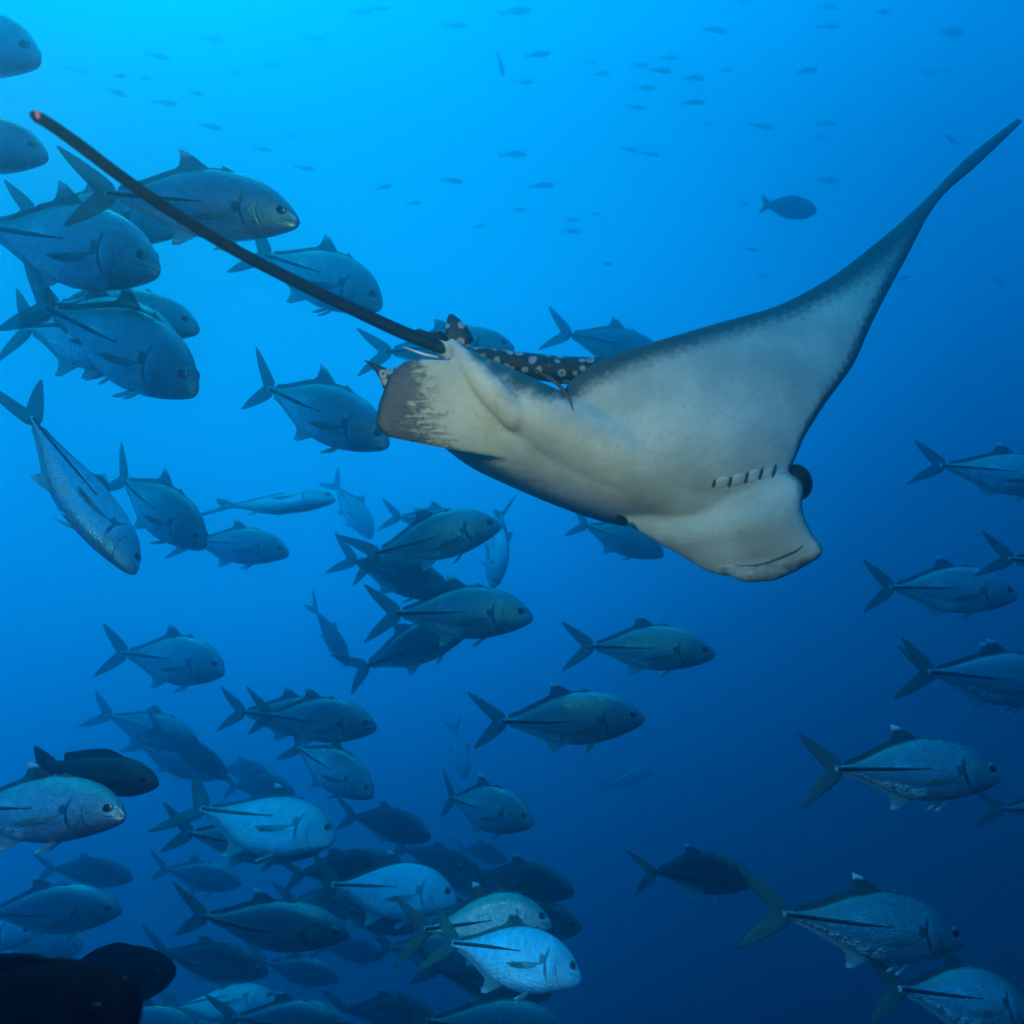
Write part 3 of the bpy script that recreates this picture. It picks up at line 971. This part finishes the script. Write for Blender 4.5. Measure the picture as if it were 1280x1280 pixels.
# nose x,y  tail-root x,y  turn  roll  length  bend  height  label
J = [
    (52, 72, -150, 30, 12, -4, .50, 0, 1.0, 'jack whose head alone enters above the tip of the black whip tail', 'jack'),
    (61, 193, -140, 168, 8, -6, .50, 0, .95, 'jack whose head shows just below the tip of the black whip tail', 'jack'),
    (374, 272, 142, 243, 10, 18, 0.42, -.12, 0.92, 'jack with white glinting belly line, crossed by the middle of the whip tail', 'jack'),
    (222, 288, 24, 257, 0, 0, .56, .12, .95, 'jack half hidden behind the belly-glinting jack by the whip tail', 'jack'),
    (200, 332, -12, 287, 18, 4, .52, -.12, 1.08, 'deep-bodied dark jack right under the half-hidden jack by the whip tail', 'jack'),
    (479, 380, 330, 318, 22, -6, .50, 0, 1.05, 'jack diving just below the whip tail, forked tail touching it', 'jack'),
    (251, 410, 52, 374, 10, -12, .58, .12, .85, 'pale slim jack in the clump below the whip tail, topmost there', 'jack'),
    (229, 436, 16, 402, 24, -8, .56, .12, .95, 'jack in the clump below the whip tail, masked by a larger jack', 'jack'),
    (248, 484, 70, 388, 22, 0, .50, -.12, 1.08, 'large dark jack diving in front of the clump below the whip tail', 'jack'),
    (488, 552, 326, 484, 20, 6, .50, .12, 1.08, 'dark jack with its nose behind the ray\'s pelvic fin', 'jack'),
    (643, 432, 484, 442, 10, 0, .56, -.12, .95, 'jack passing behind the root of the ray\'s tail', 'jack'),
    (832, 452, 709, 415, -12, 4, .54, .12, 1.05, 'jack behind the ray\'s back, only its rear and dorsal fin showing', 'jack'),
    (173, 716, 30, 528, 0, -72, .46, -.12, 0.9, 'slender pale jack plunging steeply, seen nearly from above', 'daylitjack'),
    (259, 680, 143, 597, 25, -4, .50, .12, 1.05, 'dark jack diving with raised dorsal fin beside the steeply plunging jack', 'jack'),
    (420, 624, 284, 633, 12, -66, 0.54, 0, 1.05, 'bright cyan jack rolled on its side, alone in open water', 'daylitjack'),
    (362, 690, 240, 676, 12, -14, .54, 0, .98, 'dull jack just beneath the bright cyan jack rolled on its side', 'jack'),
    (626, 653, 468, 692, 4, 6, .50, 0, 1.04, 'dark jack with a thin pale side line, nose up, under the ray', 'jack'),
    (600, 662, 494, 646, 0, 0, .62, .12, 1.0, 'small jack hidden behind the nose-up jack, tail and dorsal fin showing', 'jack'),
    (566, 742, 440, 700, 10, 6, .58, 0, 1.05, 'dark jack sandwiched between two larger jacks beneath the ray', 'darkjack'),
    (666, 768, 496, 766, 16, -4, .50, -.12, 1.06, 'jack with bold black side line below the nose-up jack', 'jack'),
    (592, 776, 452, 838, 0, 14, .56, .12, 1.02, 'dark jack rising behind the jack with bold black side line', 'jack'),
    (436, 832, 394, 762, 20, 10, .52, 0, 1.0, 'small dusky jack diving steeply beside the rising jack\'s tail', 'darkjack'),
    (619, 735, 622, 640, 38, -45, .56, .12, 1.0, 'pale-bellied jack swimming straight down past the nose-up jack\'s head', 'daylitjack'),
    (466, 672, 420, 608, 30, -30, .80, 0, .9, 'faint ghostly jack slanting down between cyan jack and nose-up jack', 'jack'),
    (894, 815, 736, 806, 18, 2, .50, -.12, 1.06, 'dark jack swimming level in open water beneath the ray\'s head', 'jack'),
    (805, 894, 622, 906, 6, 6, .50, .12, 1.08, 'dark green-backed jack with glinting dorsal edge and pale anal fin', 'jack'),
    (831, 692, 727, 656, 22, 0, .52, .12, 1.08, 'dark jack tucked against the underside of the ray\'s far eye', 'jack'),
    (281, 836, 160, 816, 26, -10, .50, -.12, 1.08, 'jack with white dorsal tip and dark scute line, swimming alone', 'jack'),
    (471, 906, 328, 896, 12, 4, .50, .12, 1.08, 'dark jack with two tails crossing behind it', 'jack'),
    (440, 902, 296, 892, 0, 0, .54, .12, 1.02, 'jack mostly masked by the dark jack with two crossing tails', 'jack'),
    (468, 992, 366, 934, 28, -18, .50, .12, 1.08, 'pale jack slanting down under the jack with two crossing tails', 'jack'),
    (250, 932, 134, 894, 10, -20, .84, 0, .9, 'ghostly jack fading into blue behind the small dark diving jack', 'jack'),
    (286, 972, 198, 913, 12, 12, .56, 0, .95, 'small dark diving jack with pale fins beside the dusky snapper', 'darkjack'),
    (270, 972, 170, 932, 5, -10, .86, .12, .85, 'faintest ghostly jack, just below the other ghostly jack', 'jack'),
    (158, 1016, -58, 1010, 14, -20, 0.3, 0, 0.86, 'silver jack with sparkling flank under the dusky snapper', 'flashlitjack'),
    (338, 968, 280, 962, 30, 8, .56, 0, 1.1, 'small blackish jack, upper of two above the bright blue jack', 'darkjack'),
    (369, 990, 292, 982, 28, 8, .56, 0, 1.08, 'blackish jack touching the back of the bright blue jack', 'darkjack'),
    (421, 1046, 252, 1018, 12, -62, 0.5, -.12, 1.28, 'bright blue glowing jack rolled towards the light, above a darker one', 'daylitjack'),
    (402, 1058, 228, 1046, 0, 4, .54, .12, .98, 'jack peeping out below the bright blue glowing jack', 'jack'),
    (539, 1044, 440, 1020, 24, 6, .54, 0, 1.12, 'dark oval jack with pale belly edge behind big-eyed jack\'s tail', 'darkjack'),
    (668, 1024, 552, 1000, 34, -10, .50, .25, 1.12, 'big-eyed jack with black back turning towards the viewer', 'jack'),
    (582, 974, 569, 912, 30, -50, .60, 0, 1.0, 'small pale jack standing tail-up behind the big-eyed jack', 'daylitjack'),
    (634, 1072, 580, 1062, 34, 6, .54, 0, 1.1, 'blackish jack directly under the big-eyed jack\'s belly', 'darkjack'),
    (637, 1100, 545, 1106, 20, 8, .54, 0, 1.0, 'blackish jack stacked above the white-gleaming jack', 'darkjack'),
    (500, 1076, 368, 1098, 10, 10, .52, .12, .95, 'jack with dark humped back nosing up, over bluish jack', 'darkjack'),
    (572, 1122, 415, 1106, 10, -40, .52, 0, 1.12, 'bluish jack with bright side line under the dark humped jack', 'daylitjack'),
    (718, 1112, 598, 1094, 22, 0, .54, 0, 1.08, 'dim jack behind the head of the white-gleaming jack', 'darkjack'),
    (690, 1150, 530, 1162, 2, -36, 0.3, 0, 1.2, 'white-gleaming silver jack with round ringed eye in the crowded shoal', 'flashlitjack'),
    (727, 1156, 600, 1150, 14, 4, .53, 0, 1.2, 'black-headed jack overlapped by the white-gleaming jack', 'darkjack'),
    (728, 1220, 562, 1174, 14, -56, 0.293, .12, 1.25, 'clear blue jack overlapping the belly of the white-gleaming jack', 'daylitjack'),
    (690, 1240, 540, 1218, 4, 6, .52, .12, 1.06, 'dark jack beneath the clear blue jack, tail lobes spread', 'darkjack'),
    (712, 1288, 532, 1276, 6, -8, .52, 0, .95, 'back-only jack showing just its back under the clear blue jack', 'jack'),
    (436, 1164, 244, 1152, 4, 6, .50, .12, .98, 'long dark jack with pale dangling fins above the dim drifting jack', 'jack'),
    (336, 1212, 196, 1196, 8, 6, .54, .12, 1.02, 'dim drifting jack below the long dark jack with dangling fins', 'darkjack'),
    (346, 1250, 216, 1259, 4, -72, .50, 0, 0.95, 'jack seen as a thin bright blue streak beside the sooty fish', 'daylitjack'),
    (440, 1280, 290, 1272, 6, 4, .48, 0, 1.0, 'greenish jack swimming beneath the thin blue streak', 'jack'),
    (480, 1194, 404, 1184, 12, 4, .56, 0, 1.05, 'small dim jack between long dark jack and clear blue jack', 'darkjack'),
    (520, 1160, 410, 1128, 8, -6, .54, .12, 1.0, 'jack wedged between bluish jack and white-gleaming jack', 'darkjack'),
    (166, 1096, 64, 1086, 8, 8, .56, 0, 1.0, 'slim dark jack above the jack near the sooty fish', 'darkjack'),
    (152, 1134, -20, 1142, 4, 4, .54, 0, 1.0, 'dark greenish jack just above the sooty fish', 'jack'),
    (45, 1166, -90, 1160, 6, -30, .50, 0, 1.0, 'pale blue jack rump between dark greenish jack and sooty fish', 'daylitjack'),
    (236, 1130, 244, 1072, 28, -46, .60, 0, 1.0, 'tiny pale jack standing head-down above the long dark jack', 'daylitjack'),
    (1345, 606, 1176, 580, 12, -6, .50, .12, 1.04, 'jack swimming out beside the ray\'s snout, forked tail spread high', 'jack'),
    (1272, 742, 1106, 734, 8, -6, .52, -.12, 1.12, 'dark deep jack with a second tail crossing its head', 'jack'),
    (1425, 722, 1264, 699, 4, 4, .44, .12, 1.0, 'jack whose dark tail alone crosses the deep jack\'s head', 'jack'),
    (1332, 852, 1164, 842, 6, -10, .49, .12, 1.08, 'jack with bright belly edge below the dark deep jack', 'jack'),
    (1345, 862, 1150, 836, 0, 0, .54, -.12, 1.0, 'jack showing a second forked tail beside the bright-edged jack\'s', 'jack'),
    (1250, 966, 1032, 960, -8, -16, 0.34, -.12, 0.9, 'big jack with glinting belly and open water all round', 'jack'),
    (1395, 1010, 1252, 1014, 6, 0, .50, .12, 1.0, 'jack of which only a pale forked tail enters below the big jack', 'jack'),
    (944, 1098, 816, 1086, 26, 6, .50, -.12, 1.2, 'deep dark rounded jack swimming towards the viewer', 'darkjack'),
    (1202, 1172, 984, 1145, -10, -20, 0.33, .12, 0.92, 'blue jack with a sparkling silver belly line', 'jack'),
    (1290, 1262, 1122, 1236, -16, -28, 0.27, 0, 0.95, 'silver jack brightly lit, swimming below the blue jack with sparkling belly', 'flashlitjack'),
    (302, 1102, 200, 1090, 10, 6, .60, .12, 1.0, 'dim jack between slim dark jack and the glowing blue one', 'jack'),
    (474, 1134, 366, 1122, 8, -4, .58, -.12, 1.0, 'jack showing between the bluish jack and the long dark jack', 'jack'),
    (424, 1222, 326, 1206, 6, 4, .58, .12, 1.0, 'jack dangling pale fins next to the small dim jack', 'jack'),
    (598, 1196, 484, 1184, 6, -10, .56, 0, 1.0, 'greenish jack overlapped by the tail of the clear blue jack', 'jack'),
    (256, 1290, 118, 1276, 4, -6, .50, .12, 1.0, 'jack back rising beneath the sooty fish', 'jack'),
    (548, 1272, 428, 1262, 8, 0, .56, 0, 1.0, 'dim jack just behind the tail of the back-only jack', 'darkjack'),
    (104, 1184, 0, 1178, 6, -20, .54, 0, 1.0, 'pale jack glimpsed over the sooty fish', 'jack'),
    (604, 1092, 500, 1064, 10, 6, .62, .12, 1.0, 'dusky jack in the gap behind the dark oval jack', 'darkjack'),
    (816, 964, 758, 982, 0, -30, .80, 0, .8, 'very faint jack hanging in the deep blue away from the school', 'jack'),
]
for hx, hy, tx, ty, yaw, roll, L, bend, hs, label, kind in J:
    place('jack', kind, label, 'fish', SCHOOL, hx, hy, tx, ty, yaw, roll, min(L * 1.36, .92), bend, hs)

place('snapper', 'snapper', 'dusky snapper with square-cut tail among the silver jacks', 'fish', None, 198, 980, 62, 958, 8, 0, .36, 0.0, 1.0)
place('sooty_fish', 'soot', 'near-black blunt-headed fish, largest of the sooty three', 'fish', 'sooty fish close by', 172, 1256, -120, 1332, 10, 0, .30, 0.0, 1.0)
place('sooty_fish', 'soot', 'near-black fish with round head poking out past the largest sooty fish', 'fish', 'sooty fish close by', 218, 1214, 84, 1226, 14, 0, .30, 0.0, .92)
place('sooty_fish', 'soot', 'sooty fish whose bluish back rises behind the largest one', 'fish', 'sooty fish close by', 70, 1214, -90, 1240, 10, 0, .36, 0.0, .66)
place('surgeonfish', 'surgeon', 'solitary oval surgeonfish silhouette in blue water above the ray\'s wing', 'fish', None, 1021, 264, 960, 256, 0, 0, .52, 0.0, .98)

# ------------------------------------------------------------------ far small fish fading into the upper water
FAR = [(647, 14, 44, 4), (571, 32, 34, 0), (452, 15, 34, 0), (476, 11, 26, 3), (396, 48, 30, -4), (674, 68, 36, 6), (656, 103, 28, 4), (740, 78, 20, -4), (752, 92, 26, 2),
       (800, 82, 28, 0), (828, 88, 30, -4), (868, 98, 32, -3), (838, 72, 28, 0), (808, 110, 30, 2), (798, 135, 26, -6), (643, 193, 40, 0), (566, 226, 32, -8), (679, 232, 38, 2),
       (788, 187, 26, -10), (814, 193, 26, -8), (601, 283, 20, 20), (518, 254, 22, 8), (481, 234, 24, 14), (716, 289, 28, 0), (716, 275, 20, 0), (650, 262, 20, 0),
       (896, 38, 34, -8), (930, 3, 28, 0), (1037, 9, 30, -4), (1037, 33, 32, 2), (1190, 41, 40, 0), (1011, 88, 30, 8), (953, 158, 36, -8), (1036, 154, 30, -4), (1037, 226, 34, -6),
       (1027, 172, 20, 4), (907, 88, 16, 0), (1104, 15, 22, 4), (1130, 348, 20, 20), (1250, 353, 18, -20), (868, 128, 34, 0),
       (96, 88, 32, -14), (150, 95, 22, -6), (200, 71, 32, -12), (267, 49, 34, -14), (148, 117, 30, -18), (182, 98, 18, -10), (209, 129, 36, -6), (246, 117, 24, -18),
       (265, 159, 32, -8), (295, 90, 16, 0), (342, 83, 26, -8), (330, 187, 26, -6), (383, 211, 28, -6), (230, 186, 14, 0), (182, 194, 14, 10), (366, 170, 20, -8), (14, 122, 18, -12),
       (940, 312, 20, -6), (955, 345, 18, 0), (930, 255, 14, -20), (745, 268, 16, -6), (1160, 92, 22, 0), (1180, 88, 20, 6), (760, 330, 16, -8), (885, 155, 18, -6)]
rf = random.Random(3)
for i, (x, y, ln, tilt) in enumerate(FAR):
    t = R(tilt); h = ln * .40
    big = ln > 29
    place('small_fish', 'far', 'small dark fish fading into the bright blue water far behind' if big else 'tiny faint fish, barely visible in the far blue water', 'fish', 'far fish in the upper water',
          x + h * math.cos(t), y - h * math.sin(t), x - h * math.cos(t), y + h * math.sin(t), rf.uniform(-20, 20), rf.uniform(-15, 15), ln * .8 / FPX * rf.uniform(10.5, 14.5), rf.choice((-.12, 0, .12)), 1.0)
place('small_fish', 'far', 'far fish hanging tail-down, almost upright in the bright water', 'fish', None, 630, 95, 622, 68, 10, 40, .34, 0.0, 1.0)
place('small_fish', 'far', 'curled little fish diving beside the ray\'s raised wing tip', 'fish', None, 1181, 168, 1195, 180, 10, 0, .24, .25, 1.2)


# ------------------------------------------------------------------ the photographer's strobe (a real flash unit beside the lens)
def strobe(loc, aim, watts):
    root = link('dive_strobe', None); root.location = loc
    d = (aim - loc).normalized()
    root.rotation_euler = d.to_track_quat('-Z', 'Y').to_euler()
    tag(root, 'black round dive strobe held beside the lens', 'strobe')
    secs = [[Vector((r * math.cos(2 * math.pi * j / 20), r * math.sin(2 * math.pi * j / 20), z)) for j in range(20)] for z, r in ((.14, .03), (.135, .045), (.02, .05), (.0, .056), (-.005, .054))]
    v, f = loft(secs)
    link('housing', mesh_from('strobe_housing', v, f, plain('strobe_black', (.02, .02, .02), .5)), root)
    ld = bpy.data.lights.new('strobe_flash', 'SPOT')
    ld.energy = watts; ld.color = (1.0, .40, .26); ld.spot_size = R(150); ld.spot_blend = .5; ld.shadow_soft_size = .05
    lo = link('strobe_flash', ld, root); lo.location = (0, 0, -.07)
    return root


strobe(Vector((-.42, .36, .38)), pt(690, 620, 1.6), 54.0)

# ------------------------------------------------------------------ the water itself
bmw = bmesh.new()
bmesh.ops.create_cube(bmw, size=1.0)
bmesh.ops.scale(bmw, vec=(28, 26, 23), verts=bmw.verts)
bmesh.ops.translate(bmw, vec=(0, 6.0, 2.5), verts=bmw.verts)
wm = bpy.data.meshes.new('haze'); bmw.to_mesh(wm); bmw.free()
hz = link('haze', wm)
tag(hz, 'clear blue sea water all around the fish', 'water', kind='stuff')
hm = bpy.data.materials.new('sea_water'); hm.use_nodes = True
hnt = hm.node_tree; hnt.nodes.clear()
ho = hnt.nodes.new('ShaderNodeOutputMaterial')
pv = hnt.nodes.new('ShaderNodeVolumePrincipled')
# scattering .02/.116/.139 and absorption .58/.028/.009 per metre in red/green/blue
pv.inputs['Color'].default_value = (.03, .194, .231, 1)
pv.inputs['Absorption Color'].default_value = (0, .887, .961, 1)
pv.inputs['Density'].default_value = .60
pv.inputs['Anisotropy'].default_value = .93
hnt.links.new(pv.outputs[0], ho.inputs['Volume'])
wm.materials.append(hm)
